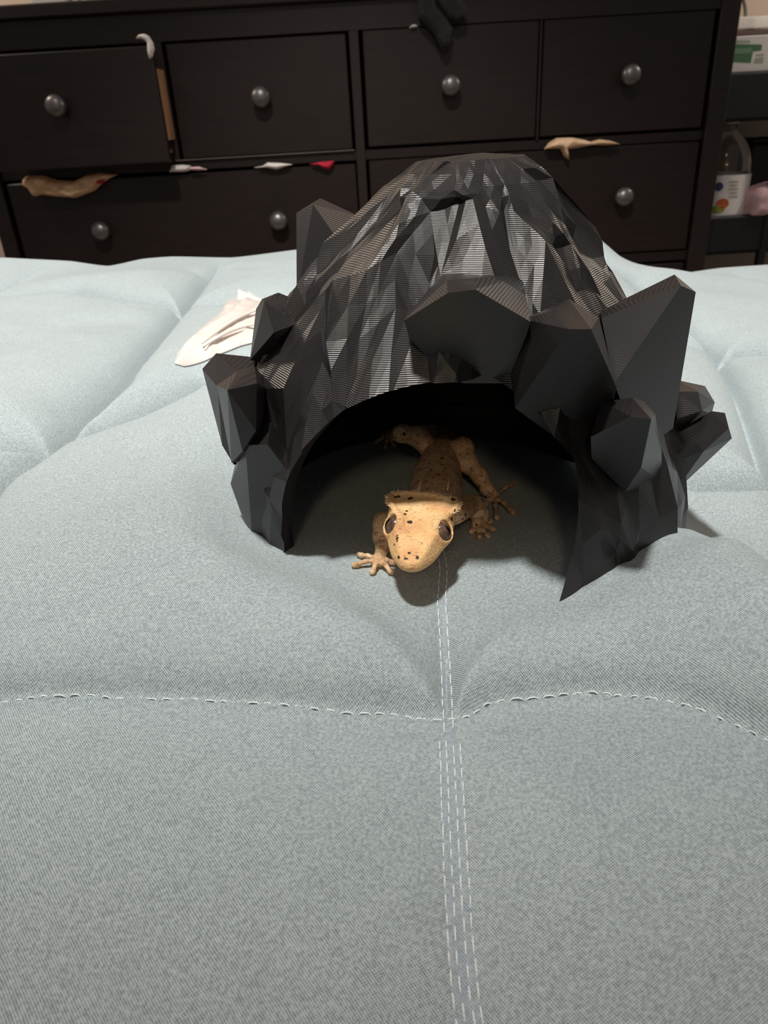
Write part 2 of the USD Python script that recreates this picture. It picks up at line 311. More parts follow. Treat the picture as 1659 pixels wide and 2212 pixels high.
def along(line, step, off=0.0):
    """points along a seam every step metres, moved sideways by off"""
    from scipy.interpolate import PchipInterpolator
    q = np.asarray(line, float); u = np.r_[0, np.cumsum(np.linalg.norm(np.diff(q, axis=0), axis=1))]
    p = PchipInterpolator(u, q)(np.linspace(0, u[-1], 6000))
    t = np.gradient(p, axis=0); t /= np.linalg.norm(t, axis=1, keepdims=True)
    p = p + off*np.c_[-t[:, 1], t[:, 0]]
    s = np.r_[0, np.cumsum(np.linalg.norm(np.diff(p, axis=0), axis=1))]
    u = np.arange(0, s[-1], step)
    return np.c_[np.interp(u, s, p[:, 0]), np.interp(u, s, p[:, 1])]
def on_fabric(P, dz=0.0): return np.c_[P, height(P) + dz]
def stitch_row(line, off, length, gap, r, keep, first=0):
    p = along(line, .0004, off); p = p[keep(p)]
    s = np.r_[0, np.cumsum(np.linalg.norm(np.diff(p, axis=0), axis=1))]
    out, t = [], first
    while t < s[-1]:
        L = length*rng.uniform(.7, 1.15)
        u = np.linspace(t, min(t + L, s[-1]), 5)
        q = np.c_[np.interp(u, s, p[:, 0]), np.interp(u, s, p[:, 1])] + rng.normal(0, .00005, 2)
        lift = np.array([-.0002, .0004, .0005, .0004, -.0002]) + (.0003 if line is H0 else 0)
        if u[-1] - u[0] > length*.4: out.append(tube(np.c_[q, height(q) + lift], [r*.6, r, r, r, r*.6], 4))
        t += L + gap*rng.uniform(.6, 1.6)
    return out
vis = lambda lo, hi, x0=-.14, x1=.2: (lambda p: (p[:, 1] > lo) & (p[:, 1] < hi) & (p[:, 0] > x0) & (p[:, 0] < x1))
# the narrow bound band of the lengthwise seam
c = along(V0, .0012); c = c[(c[:, 1] > .04) & (c[:, 1] < .20)]
wv = np.where(c[:, 1] < .1185, .0024, .0011)
t_ = np.gradient(c, axis=0); t_ /= np.linalg.norm(t_, axis=1, keepdims=True); nn = np.c_[-t_[:, 1], t_[:, 0]]
us = np.linspace(-1, 1, 9); band = []
for k in us:
    q = c - nn*(k*wv)[:, None]
    band.append(np.c_[q, height(q) + .0004*(1 - k**4) + .00022*np.sin(np.arange(len(c))*1.9 + k*2)*np.abs(np.sin(np.arange(len(c))*.43)) - .0002])
band = np.array(band); nb, nc = band.shape[:2]
bi = np.arange(nb*nc).reshape(nb, nc)
obj('seam_band', (band.reshape(-1, 3), np.stack([bi[:-1, :-1], bi[:-1, 1:], bi[1:, 1:], bi[1:, :-1]], -1).reshape(-1, 4)[:, ::-1]), M['seam'], quilt, smooth=True, label='narrow bluish bound band along the lengthwise seam')
rows = []
for off in (-.0022, -.0008, .0007, .0021): rows += stitch_row(V0, off, .0028, .0005, .00016, vis(.045, .1175), rng.uniform(0, .002))
for off in (-.0010, .0010): rows += stitch_row(V0, off, .0030, .0006, .00016, vis(.119, .185), rng.uniform(0, .002))
rows += stitch_row(H0, 0, .0030, .0006, .00018, vis(0, 1, -.105, .09))
rows += stitch_row(H1, 0, .0040, .0016, .0002, vis(0, 1, .105, .17))
for s in rows: obj('stitch', s, M['thread'], quilt, smooth=True)

# ------------------------------------------------------------------ the black 3D-printed hide
ZB = .611
hide = thing('reptile_hide', 'black 3D-printed rocky dome cave with crystal spikes and an arched opening', 'reptile hide', (HC[0], HC[1], ZB))
def dome_mesh():
    prof = np.array([(0, .0665), (.012, .0668), (.028, .0648), (.040, .0605), (.050, .0555), (.060, .0490), (.070, .0415), (.080, .0335), (.088, .0270), (.095, .0195), (.0995, .0120)])
    r2 = np.random.default_rng(21)
    NA, zs = 42, np.array([-.009, .008, .024, .039, .053, .066, .077, .086, .0935, .0992])
    pts, rows = [], []
    for i, z in enumerate(zs):
        n = NA if z < .075 else 30 if z < .09 else 20
        rad = np.interp(z, prof[:, 0], prof[:, 1]); row = []
        for j in range(n):
            a = 2*np.pi*(j + .5*(i % 2) + r2.uniform(-.38, .38))/n
            zz = z + r2.uniform(-.0058, .0058)*(0 < i < len(zs) - 2); rr = np.interp(zz, prof[:, 0], prof[:, 1])
            rr += (r2.normal(0, .0014) + .0016*math.sin(a*9 + 3*math.sin(zz*60)) + .0012*math.sin(a*17 + zz*90))*(i > 0)*min(1, rr/.03)
            row.append(len(pts)); pts.append([rr*math.cos(a), rr*math.sin(a), zz])
        rows.append(row)
    pts = np.array(pts); f = []
    ang = lambda i: math.atan2(pts[i, 1], pts[i, 0]) % (2*math.pi)
    for A, B in zip(rows[:-1], rows[1:]):
        A = sorted(A, key=ang); B = sorted(B, key=ang); i = j = 0
        while i < len(A) or j < len(B):
            an = ang(A[(i + 1) % len(A)]) + 2*math.pi*((i + 1) >= len(A)); bn = ang(B[(j + 1) % len(B)]) + 2*math.pi*((j + 1) >= len(B))
            if j >= len(B) or (i < len(A) and an < bn): f.append([A[i % len(A)], A[(i + 1) % len(A)], B[j % len(B)]]); i += 1
            else: f.append([A[i % len(A)], B[(j + 1) % len(B)], B[j % len(B)]]); j += 1
    ap, bt = len(pts), len(pts) + 1
    pts = np.vstack([pts, [.001, 0, .1003], [0, 0, -.009]])
    T = sorted(rows[-1], key=ang); Bm = sorted(rows[0], key=ang)
    for k in range(len(T)): f.append([T[k], T[(k + 1) % len(T)], ap])
    for k in range(len(Bm)): f.append([Bm[(k + 1) % len(Bm)], Bm[k], bt])
    k = np.clip(pts[:, 2]/.1, 0, 1); pts[:, 0] += np.interp(k, [0, .4, .75, 1], [-.002, -.0072, -.006, 0]); pts[:, 1] -= .0055*(1 - k)
    t = trimesh.Trimesh(pts, f, process=False)
    v, ff = trimesh.remesh.subdivide(t.vertices, t.faces)         # finer, lightly uneven facets on the coarse ones
    v = np.array(v); rad = np.hypot(v[:, 0], v[:, 1])
    nz = .0007*np.sign(fbm(v*260))*np.abs(fbm(v*260))**.7 + .0012*fbm(np.c_[np.arctan2(v[:, 1], v[:, 0])*7, v[:, 2]*40, v[:, 0]*0])
    nz = nz + np.random.default_rng(5).normal(0, .00055, len(v))
    nz = np.where((v[:, 2] < -.006) | (rad < 1e-4), 0, nz)
    v[:, :2] *= (1 + nz/np.maximum(rad, .012))[:, None]; v[:, 2] += np.where(v[:, 2] > .09, .0010*fbm(v*300 + 5), 0)
    v, ff = trimesh.remesh.subdivide(v, ff); v = np.array(v); rad = np.hypot(v[:, 0], v[:, 1])
    w = np.c_[np.arctan2(v[:, 1], v[:, 0])*9, v[:, 2]*70, rad*30]
    nz = .0007*(np.abs(fbm(w)) - .18) + .0003*fbm(v*420)
    nz = np.where((v[:, 2] < -.006) | (rad < 1e-4), 0, nz)
    v[:, :2] *= (1 + nz/np.maximum(rad, .012))[:, None]; v[:, 2] += np.where(v[:, 2] > .088, .0009*fbm(v*500 + 3), .0004*fbm(v*350 + 8)*(v[:, 2] > 0))
    return v, ff, prof
v, ff, prof = dome_mesh()
ot = trimesh.Trimesh(v, ff, process=False)
if ot.volume < 0: ff = ff[:, ::-1]
outer = m3.Manifold(m3.Mesh(v.astype(np.float32), ff.astype(np.uint32)))
def lean(p):
    k = np.clip(p[:, 2]/.1, 0, 1); q = np.array(p); q[:, 0] += np.interp(k, [0, .4, .75, 1], [-.002, -.0072, -.006, 0]); q[:, 1] -= .0055*(1 - k); return q
inner = m3.CrossSection([np.array([(0, -.02), (.0605, -.02)] + [(max(r - .0045, .0), z - .0034) for z, r in prof[1:]] + [(0, .0945)])]).revolve(180).warp_batch(lean)
ARCH = np.array([(-.0386, -.02), (-.0384, 0), (-.0358, .015), (-.0312, .0299), (-.0245, .0399), (-.0132, .0497), (-.0006, .0543), (.0087, .0553), (.0188, .0542), (.0276, .0494), (.0354, .0406), (.0396, .0329), (.0412, .0245), (.0408, .0142), (.0388, 0), (.037, -.02)])
ARCH = spline(ARCH, 70)
un = np.array([.909, -.416])                 # along the opening; it looks towards (-.416, -.909)
pr = m3.CrossSection([ARCH], m3.FillRule.NonZero).extrude(.12)    # x = u, y = z, z = outwards
off = np.array([.0323, .224]) - HC
Rm = np.array([[un[0], 0, -.416, off[0]], [un[1], 0, -.909, off[1]], [0, 1, 0, 0]])
if np.linalg.det(Rm[:, :3]) < 0:
    pr = m3.CrossSection([ARCH*[-1, 1]], m3.FillRule.NonZero).extrude(.12); Rm[:, 0] *= -1
arch = pr.transform(Rm)
print('shell', outer.status(), outer.volume(), inner.volume(), arch.volume())
shell = (outer - inner - arch).translate((HC[0], HC[1], .62))
obj('shell', shell, M['plastic'], hide)
def crystal(pts, label=None, face=(), plane=()):
    p = [at_y(*q) for q in pts]
    if plane:
        a, b, c = [at_y(*q) for q in plane]; n = np.cross(b - a, c - a)
        for q in face:
            d = ray(*q); p.append(CAM + d*((a - CAM) @ n)/(d @ n))
    p = np.array(p)
    m = m3.Manifold.hull_points(p)
    obj('crystal', m, M['plastic'], hide, label=label)
crystal([(692, 428, .252), (640, 460, .246), (641, 645, .232), (676, 441, .240), (728, 515, .232), (778, 468, .262), (720, 650, .235), (690, 480, .278), (780, 560, .27), (690, 650, .27)], 'tall flat-sided crystal at the back left')
crystal([(601, 632, .222), (566, 646, .218), (553, 668, .216), (540, 778, .206), (571, 651, .207), (592, 718, .198), (642, 648, .222), (640, 700, .205), (620, 790, .21), (680, 800, .235), (560, 760, .23)])
crystal([(467, 763, .214), (553, 772, .218), (605, 785, .224), (437, 797, .206), (470, 836, .196), (548, 835, .196), (480, 962, .198), (505, 1004, .196), (580, 930, .215), (560, 990, .21), (500, 800, .225), (600, 860, .225)])
crystal([(515, 800, .190), (550, 790, .193), (468, 832, .185), (491, 843, .176), (555, 828, .182), (553, 930, .179), (524, 975, .180), (500, 1000, .188), (590, 980, .208), (600, 850, .215)])
crystal([(533, 930, .190), (525, 928, .196), (586, 915, .188), (557, 900, .196), (610, 920, .194), (612, 965, .188), (535, 1150, .200), (498, 1045, .199), (502, 1028, .200), (600, 1150, .21)], 'crystal at the left foot of the arch',
        [(530, 962), (578, 960), (627, 1027), (632, 1192), (600, 1172), (545, 1166)], [(530, 962, .182), (545, 1165, .1935), (632, 1190, .186)])
crystal([(965, 606, .169), (1022, 600, .169), (1137, 690, .180), (1128, 596, .190), (955, 588, .190), (880, 680, .180), (1000, 700, .20), (1000, 810, .19)], 'broad crystal jutting out above the arch',
        [(967, 633), (1000, 645), (1027, 625), (873, 692), (884, 730), (950, 800), (1000, 828), (1095, 828), (1137, 725), (1146, 695)], [(1000, 645, .162), (1000, 826, .1745), (873, 690, .168)])
crystal([(1130, 689, .170), (1192, 671, .162), (1229, 646, .174), (1277, 675, .169), (1294, 686, .178), (1106, 813, .168), (1220, 700, .195), (1200, 880, .185)], None,
        [(1229, 711), (1277, 711), (1184, 792), (1113, 882), (1200, 945), (1318, 900), (1332, 838)], [(1229, 711, .145), (1113, 882, .163), (1322, 870, .164)])
crystal([(1457, 593, .200), (1297, 671, .190), (1299, 687, .184), (1330, 720, .225), (1400, 800, .235), (1440, 640, .215)], 'tallest crystal, a broad wedge on the right',
        [(1471, 617), (1503, 631), (1461, 817), (1454, 925), (1380, 975), (1327, 828)], [(1471, 617, .181), (1327, 828, .163), (1461, 817, .181)])
crystal([(1300, 868, .165), (1366, 859, .161), (1391, 867, .163), (1415, 894, .163), (1429, 974, .164), (1360, 950, .2), (1430, 1040, .178), (1290, 940, .18)], None,
        [(1363, 900), (1407, 906), (1276, 944), (1278, 990), (1350, 1062), (1385, 1010)], [(1363, 900, .148), (1276, 944, .158), (1350, 1062, .160)])
crystal([(1459, 820, .214), (1523, 834, .214), (1544, 869, .210), (1537, 894, .206), (1457, 846, .202), (1508, 846, .202), (1517, 887, .198), (1462, 905, .198), (1430, 930, .21), (1500, 890, .222), (1420, 880, .225), (1430, 980, .205)])
crystal([(1537, 888, .200), (1566, 892, .202), (1581, 947, .200), (1574, 925, .198), (1507, 958, .190), (1520, 975, .190), (1457, 1063, .196), (1420, 1010, .192), (1430, 950, .20), (1540, 930, .212), (1440, 1020, .212)], 'lowest crystal pointing out to the right')
crystal([(1468, 796, .222), (1474, 808, .220), (1455, 822, .220), (1400, 800, .232), (1405, 840, .230), (1462, 800, .230), (1410, 820, .215)])

# ------------------------------------------------------------------ the crested gecko
GS = .00036
lo, hi = np.array([-.022, .135, .610]), np.array([.052, .288, .656])
gn = np.ceil((hi - lo)/GS).astype(int)
FIELD = np.full(gn, .02, np.float32)
def region(a, b):
    i0 = np.clip(((np.minimum(a, b) - lo)/GS).astype(int), 0, gn); i1 = np.clip(((np.maximum(a, b) - lo)/GS).astype(int) + 2, 0, gn)
    s = tuple(slice(i, j) for i, j in zip(i0, i1))
    g = np.meshgrid(*[lo[k] + GS*np.arange(i0[k], i1[k]) for k in range(3)], indexing='ij')
    return s, np.stack(g, -1)
def smin(a, b, k):
    h = np.maximum(k - np.abs(a - b), 0)/k
    return np.minimum(a, b) - h*h*k*.25
def cone(a, b, ra, rb, k=.0012):
    a, b = np.array(a, float), np.array(b, float); m = max(ra, rb) + .004
    s, P = region(np.minimum(a, b) - m, np.maximum(a, b) + m)
    d = b - a; t = np.clip(((P - a) @ d)/(d @ d + 1e-12), 0, 1)
    D = np.linalg.norm(P - a - t[..., None]*d, axis=-1) - (ra + (rb - ra)*t)
    FIELD[s] = smin(FIELD[s], D.astype(np.float32), k)
def chain(pts, rs, k=.0012):
    for a, b, r, q in zip(pts[:-1], pts[1:], rs[:-1], rs[1:]): cone(a, b, r, q, k)
def carve(c, r, k=.0005):
    s, P = region(np.array(c) - r - .002, np.array(c) + r + .002)
    D = (np.linalg.norm(P - c, axis=-1) - r).astype(np.float32)
    FIELD[s] = -smin(-FIELD[s], D, k)
def bed_at(px, py, dz):
    z = .62
    for _ in range(12):
        p = at_z(px, py, z); z = .5*z + .5*(float(height(p[None, :2])[0]) + dz)
    return at_z(px, py, z)
def up(p, dz): p = np.array(p, float); p[2] += dz; return p
# head frame: X to the right in the picture, Y forward along the snout, Z up
snout = at_y(884, 1196, .1530)
best = None
for y in np.linspace(.155, .185, 601):
    cpt = at_y(917, 1072, y); e = abs(np.linalg.norm(cpt - snout) - .0262)
    if best is None or e < best[0]: best = (e, cpt)
crest = best[1]; HY = (snout - crest)/np.linalg.norm(snout - crest)
best = None
for dy in np.linspace(-.02, .02, 801):
    q = at_y(997, 1081, crest[1] + dy) - at_y(838, 1063, crest[1] - dy); q = q/np.linalg.norm(q)
    if best is None or abs(q @ HY) < best[0]: best = (abs(q @ HY), q)
HX = best[1]; HZ = -np.cross(HX, HY)
HO = crest + HY*.0115 - HZ*.0035
def hd(x, y, z): return HO + (HX*x + HY*y + HZ*z)*.001
def sym(*pts): return [p for x, y, z in pts for p in ({(x, y, z), (-x, y, z)})]
hullp = np.array(sym((9.2, -11, 3.2), (0, -12, 4.1), (8.0, -5.6, 3.5), (5.2, -.2, 3.4), (4.4, 4, 2.7), (3.9, 9, 1.5), (2.9, 12.3, .2), (0, 13.9, -.2),
    (9.2, -7, -1.2), (8.9, -1, -1.9), (7.5, 4, -2.1), (5.9, 8.5, -2.2), (3.9, 12.0, -2.0), (1.9, 14.0, -2.0), (0, 14.5, -2.0), (7.8, -7, -4.2), (7.4, 0, -4.5), (5.2, 8, -4.3), (2.4, 12.6, -3.7), (0, 13.5, -3.6), (5, -8, -6), (3, 6, -5.6), (0, 10.5, -5)))
eq = ConvexHull(hullp*.001).equations; eq = np.unique(np.round(eq, 7), axis=0)
s_, P = region(HO - .019, HO + .019)
L = np.stack([(P - HO) @ HX, (P - HO) @ HY, (P - HO) @ HZ], -1)
kk = 1/.00020
D = np.full(L.shape[:3], -1e3)
acc = np.zeros(L.shape[:3])
for e in eq: acc += np.exp(np.clip((L @ e[:3] + e[3])*kk, -60, 60))
D = (np.log(acc)/kk).astype(np.float32)
FIELD[s_] = smin(FIELD[s_], D, .0008)
# body, from the neck back to the tail
spine = [hd(0, -8, -2.5), at_y(935, 1062, .1860), at_y(941, 1030, .2010), at_y(943, 1000, .2150), at_y(948, 968, .2290), at_y(954, 945, .2400)]
for p in spine[1:]: p[2] = max(p[2] - .0058, .6262)
print('spine', np.round(spine, 4).tolist())
tail = spline([spine[-1], spine[-1] + [.002, .010, -.001], spine[-1] + [.003, .020, -.002], spine[-1] + [.001, .029, -.003], spine[-1] + [-.008, .034, -.004]], 14)
_rs = np.interp(np.linspace(0, 5, 22), range(6), [.0056, .0066, .0076, .0078, .0064, .0050])
chain(spline(spine, 22), _rs, .0016)
chain(tail, np.linspace(.0046, .0014, 14), .0016)
# eyebrow crest and the rim of the head
for sx in (-1, 1):
    rim_ = [hd(sx*9.0, -11, 3.1), hd(sx*8.0, -5.8, 3.2), hd(sx*6.6, -3.4, 3.3), hd(sx*5.0, -.4, 3.3), hd(sx*4.2, 2.2, 2.9)]
    chain(spline(rim_, 14), [.00055]*14, .0008)
chain(spline([hd(-9.0, -11, 3.2), hd(-4.5, -11.7, 3.7), hd(0, -12.0, 3.9), hd(4.5, -11.7, 3.7), hd(9.0, -11, 3.2)], 14), [.00055]*14, .0008)
EYE = {}
for sx in (-1, 1):
    c = hd(sx*5.7, -.2, .4); EYE[sx] = c
    cone(c, c + HX*sx*.0004, .0036, .0034, .0014)
    o_ = HX*sx*.74 + HZ*.52 + HY*.30; o_ /= np.linalg.norm(o_)
    EYE[sx] = (c, o_)
    carve(c + o_*.0021, .0026, .0008)
    carve(hd(sx*2.7, 12.4, .35), .00045, .0004)
    # the mouth line
    for q in [(8.6, -3, -2.6), (8.3, -1, -2.7), (8.1, 1.2, -2.7), (7.5, 3.4, -2.7), (6.8, 5.8, -2.6), (5.9, 8, -2.6), (4.9, 10, -2.5), (3.9, 11.8, -2.4), (2.6, 13.2, -2.4), (1.3, 14.1, -2.4)]: carve(hd(sx*(q[0] + .25), q[1], q[2]), .00032, .0005)
# limbs
def foot(palm, toes, r_palm=.0017, r_toe=.00062, arch=.0012):
    cone(palm, up(palm, .0002), r_palm, r_palm, .001)
    for t in toes:
        t = np.array(t); d = t - palm; mid = palm + d*.55 + [0, 0, arch*.5]; kn = palm + d*.85
        chain([palm, mid, kn, t], [r_toe*1.15, r_toe*.92, r_toe*.95, r_toe*1.05], .0009)
        cone(kn + d*.02, t, r_toe*1.12, r_toe*1.22, .0005)
TD = .0010
lp = bed_at(818, 1212, .0016)
lw = up(bed_at(829, 1197, 0), .0028)
chain([spine[1] + [-.006, -.004, -.001], at_y(829, 1128, lw[1] + .006), at_y(826, 1160, lw[1] + .003), lw, lp], [.0030, .0029, .0026, .0020, .0016], .0016)
foot(lp, [bed_at(776, 1198, TD), bed_at(765, 1221, TD), bed_at(804, 1236, TD), bed_at(846, 1236, TD), bed_at(851, 1216, TD)])
rp = bed_at(1031, 1136, .0016)
elb = at_y(1021, 1090, rp[1] + .008)
chain([spine[1] + [.006, -.003, 0], elb, at_y(1037, 1112, rp[1] + .004), rp], [.0030, .0030, .0024, .0016], .0016)
foot(rp, [bed_at(1066, 1143, TD), bed_at(1056, 1159, TD), bed_at(1036, 1160, TD), bed_at(1018, 1149, TD), bed_at(1060, 1126, TD)])
hp = bed_at(1067, 1072, .0016)
chain([spine[-1] + [.003, 0, 0], at_y(1000, 968, spine[-1][1] - .006), at_y(1013, 1003, spine[-1][1] - .014), at_y(1036, 1028, hp[1] + .006), at_y(1052, 1056, hp[1] + .002), hp], [.0036, .0035, .0030, .0025, .0020, .0017], .0018)
foot(hp, [bed_at(1112, 1043, TD), bed_at(1108, 1107, TD), bed_at(1073, 1118, TD), bed_at(1045, 1094, TD), bed_at(1041, 1066, TD)], r_toe=.00068)
kn_ = at_y(868, 936, spine[-1][1] - .004)
hq = bed_at(838, 945, .0016)
chain([spine[-1] + [-.003, 0, 0], at_y(905, 943, spine[-1][1] - .001), kn_, up(hq, .001), hq], [.0036, .0036, .0029, .0019, .0016], .0018)
foot(hq, [bed_at(826, 928, TD), bed_at(812, 938, TD), bed_at(812, 954, TD), bed_at(832, 966, TD), bed_at(852, 962, TD)])
def surface_nets(F):
    S = F < 0; n = np.array(F.shape)
    corners = [(i, j, k) for i in (0, 1) for j in (0, 1) for k in (0, 1)]
    sl = lambda o: tuple(slice(o[a], n[a] - 1 + o[a]) for a in range(3))
    cnt = sum(S[sl(o)].astype(np.int8) for o in corners)
    cell = (cnt > 0) & (cnt < 8); ci = np.argwhere(cell); idm = np.full(cell.shape, -1); idm[cell] = np.arange(len(ci))
    acc, num = np.zeros((len(ci), 3)), np.zeros(len(ci))
    for a in corners:
        for ax in range(3):
            if a[ax]: continue
            b = list(a); b[ax] = 1
            fa, fb = F[tuple((ci + a).T)], F[tuple((ci + b).T)]
            c = (fa < 0) != (fb < 0); t = np.where(c, fa/np.where(c, fa - fb, 1), 0)
            p = np.array(a, float) + 0*t[:, None]; p[:, ax] += t
            acc[c] += p[c]; num[c] += 1
    vv = lo + GS*(ci + acc/num[:, None]); faces = []
    for ax in range(3):
        u, w = (ax + 1) % 3, (ax + 2) % 3
        A = [slice(None)]*3; B = [slice(None)]*3; A[ax] = slice(0, -1); B[ax] = slice(1, None)
        e = np.argwhere(S[tuple(A)] != S[tuple(B)]); e = e[(e[:, u] > 0) & (e[:, w] > 0) & (e[:, u] < n[u] - 1) & (e[:, w] < n[w] - 1)]
        inside = S[tuple(e.T)]; eu, ew = np.eye(3, dtype=int)[u], np.eye(3, dtype=int)[w]
        q = np.stack([idm[tuple((e - eu - ew).T)], idm[tuple((e - ew).T)], idm[tuple(e.T)], idm[tuple((e - eu).T)]], 1)
        q[~inside] = q[~inside][:, ::-1]; faces.append(q)
    return vv, np.vstack(faces)
gv_, gq = surface_nets(FIELD)
gm = trimesh.Trimesh(gv_, np.vstack([gq[:, [0, 1, 2]], gq[:, [0, 2, 3]]]), process=False)
gm = max(gm.split(only_watertight=False), key=lambda m: len(m.faces))
def relax(m, steps):
    from scipy.sparse import coo_matrix
    e = m.edges_unique; n = len(m.vertices)
    A = coo_matrix((np.ones(2*len(e)), (np.r_[e[:, 0], e[:, 1]], np.r_[e[:, 1], e[:, 0]])), shape=(n, n)).tocsr()
    dg = np.asarray(A.sum(1)).ravel(); v = np.array(m.vertices)
    for s in steps: v = v + s*((A @ v)/dg[:, None] - v)
    return trimesh.Trimesh(v, m.faces, process=False)
gm = relax(gm, [.5, -.52]*3 + [.3])
if gm.volume < 0: gm.invert()

def gecko_skin():
    nodes = {'g': ('geometry', {}), 'n1': ('noise_texture', {'scale': 420.0, 'detail': 3.0}), 'n2': ('noise_texture', {'scale': 130.0, 'detail': 4.0}),
        'mp': ('mapping', {'rotation': (0, 0, .2), 'scale': (700, 2300, 2300)}), 'nd': ('noise_texture', {'scale': 1.0, 'detail': 1.0}),
        'rd': ('rgb_ramp', {'ramp': [(.61, (0, 0, 0)), (.67, (1, 1, 1))]}),
        'dist': ('vector_math', {'math_type': 'distance', 'vector2': tuple(hd(0, 2, 3))}),
        'rh': ('map_range', {'from_min': .0115, 'from_max': .0185, 'to_min': 0.0, 'to_max': 1.0, 'clamp': True}),
        'cb': ('rgb_ramp', {'ramp': [(.30, (.52, .31, .17)), (.5, (.72, .48, .28)), (.72, (.80, .58, .38))]}),
        'ch': ('rgb_ramp', {'ramp': [(.28, (.64, .33, .15)), (.5, (.78, .48, .22)), (.72, (.84, .57, .29))]}),
        'mix': ('mix_color', {}), 'mix2': ('mix_color', {'b': (.30, .155, .085)}), 'fd': ('math', {'math_type': 'multiply', 'value2': .62}),
        'vo': ('voronoi_texture', {'scale': 1500.0}), 'b': ('bump', {'distance': .00018, 'strength': .7}),
        'p': ('principled_bsdf', {'roughness': .62, 'specular_ior_level': .3, 'subsurface_weight': .12, 'subsurface_scale': .0015, 'subsurface_radius': (1, .5, .25)})}
    links = [('g.position', 'n1.vector'), ('g.position', 'n2.vector'), ('g.position', 'mp.vector'), ('mp.vector', 'nd.vector'), ('nd.fac', 'rd.fac'), ('g.position', 'dist.vector1'), ('dist.value', 'rh.value'),
        ('n2.fac', 'cb.fac'), ('n2.fac', 'ch.fac'), ('ch.color', 'mix.a'), ('cb.color', 'mix.b'), ('rh.result', 'mix.fac'),
        ('rd.color', 'fd.value1'), ('fd.value', 'mix2.fac'), ('mix.result', 'mix2.a'), ('g.position', 'vo.vector'), ('vo.distance', 'b.height'), ('b.normal', 'p.normal')]
    # dark blotches with a place of their own, ragged by noise
    def on_skin(px, py, y0):
        o, d = CAM, ray(px, py); d = d/np.linalg.norm(d)
        l, _, _ = RAYS.intersects_location([o], [d], multiple_hits=False)
        return l[0] if len(l) else None
    spots = [(885, 1128, 4.6), (874, 1110, 3.4), (878, 1104, 2.2), (857, 1157, 2.6), (858, 1163, 2.6), (858, 1168, 2.4), (852, 1176, 1.8), (855, 1074, 2.8), (861, 1073, 2.6), (885, 1077, 3.6), (889, 1076, 3.0), (979, 1078, 3.4), (983, 1104, 3.6), (984, 1108, 3.0), (976, 1122, 3.4), (884, 1195, 2.2), (876, 1206, 2.6), (880, 1207, 2.4), (861, 1203, 3.2), (901, 1205, 3.8),
             (931, 1013, 3.4), (954, 990, 3.4), (917, 994, 2.4), (948, 966, 2.4), (942, 975, 2.6), (938, 955, 2.4), (925, 975, 2.4), (961, 1012, 2.4), (947, 1026, 2.2), (935, 1032, 2.0), (894, 1057, 2.8), (955, 1004, 2.0), (928, 1000, 2.2), (1024, 1090, 3.0), (1006, 1113, 3.6), (1000, 1120, 2.6), (873, 938, 2.6), (1029, 1134, 1.6)]
    prev = 'mix2.result'
    nodes['rag'] = ('noise_texture', {'scale': 900.0, 'detail': 2.0}); nodes['ragm'] = ('math', {'math_type': 'multiply_add', 'value2': .0012, 'value3': -.0006})
    links += [('g.position', 'rag.vector'), ('rag.fac', 'ragm.value1')]
    acc = None
    for i, (x, y, r) in enumerate(spots):
        p = on_skin(x, y, 0)
        if p is None: continue
        rad = r*.5*2.0*np.linalg.norm(p - CAM)/FPX
        nodes[f'd{i}'] = ('vector_math', {'math_type': 'distance', 'vector2': tuple(p)}); nodes[f's{i}'] = ('math', {'math_type': 'subtract', 'value2': rad*1.25})
        links += [('g.position', f'd{i}.vector1'), (f'd{i}.value', f's{i}.value1')]
        if acc is None: acc = f's{i}.value'
        else:
            nodes[f'q{i}'] = ('math', {'math_type': 'minimum'}); links += [(acc, f'q{i}.value1'), (f's{i}.value', f'q{i}.value2')]; acc = f'q{i}.value'
    nodes['dr'] = ('math', {'math_type': 'add'}); nodes['ds'] = ('map_range', {'from_min': -.00010, 'from_max': .00012, 'to_min': 1.0, 'to_max': 0.0, 'clamp': True})
    nodes['n3'] = ('noise_texture', {'scale': 520.0, 'detail': 4.0, 'roughness': .65}); nodes['r3'] = ('rgb_ramp', {'ramp': [(.50, (0, 0, 0)), (.62, (.75, .75, .75))]}); nodes['m3'] = ('math', {'math_type': 'multiply'}); nodes['mixb'] = ('mix_color', {'b': (.26, .12, .055)})
    nodes['mixs'] = ('mix_color', {'b': (.045, .018, .012)})
    links += [(acc, 'dr.value1'), ('ragm.value', 'dr.value2'), ('dr.value', 'ds.value'), ('ds.result', 'mixs.fac'), (prev, 'mixb.a'), ('n3.fac', 'r3.fac'), ('r3.color', 'm3.value1'), ('rh.result', 'm3.value2'), ('m3.value', 'mixb.fac'), ('g.position', 'n3.vector'), ('mixb.result', 'mixs.a'), ('mixs.result', 'p.base_color')]
    return mat('gecko_skin', nodes, links)
RAYS = trimesh.ray.ray_triangle.RayMeshIntersector(gm)
M['skin'] = gecko_skin()
M['spike'] = plain('crest_scales', (.80, .58, .33), .6)
M['pale_scale'] = plain('pale_back_scales', (.60, .42, .26), .6)
M['eye'] = mottled('gecko_eye', (.055, .028, .018), (.17, .10, .068), 900, .22, stretch=(1, 1, .35))
M['pupil'] = plain('pupil', (.003, .002, .002), .1)
gecko = thing('crested_gecko', 'tan crested gecko with dark speckles crawling out of the black cave', 'gecko', (HO[0], HO[1] + .03, .62))
body = obj('body', gm, M['skin'], gecko, smooth=True)
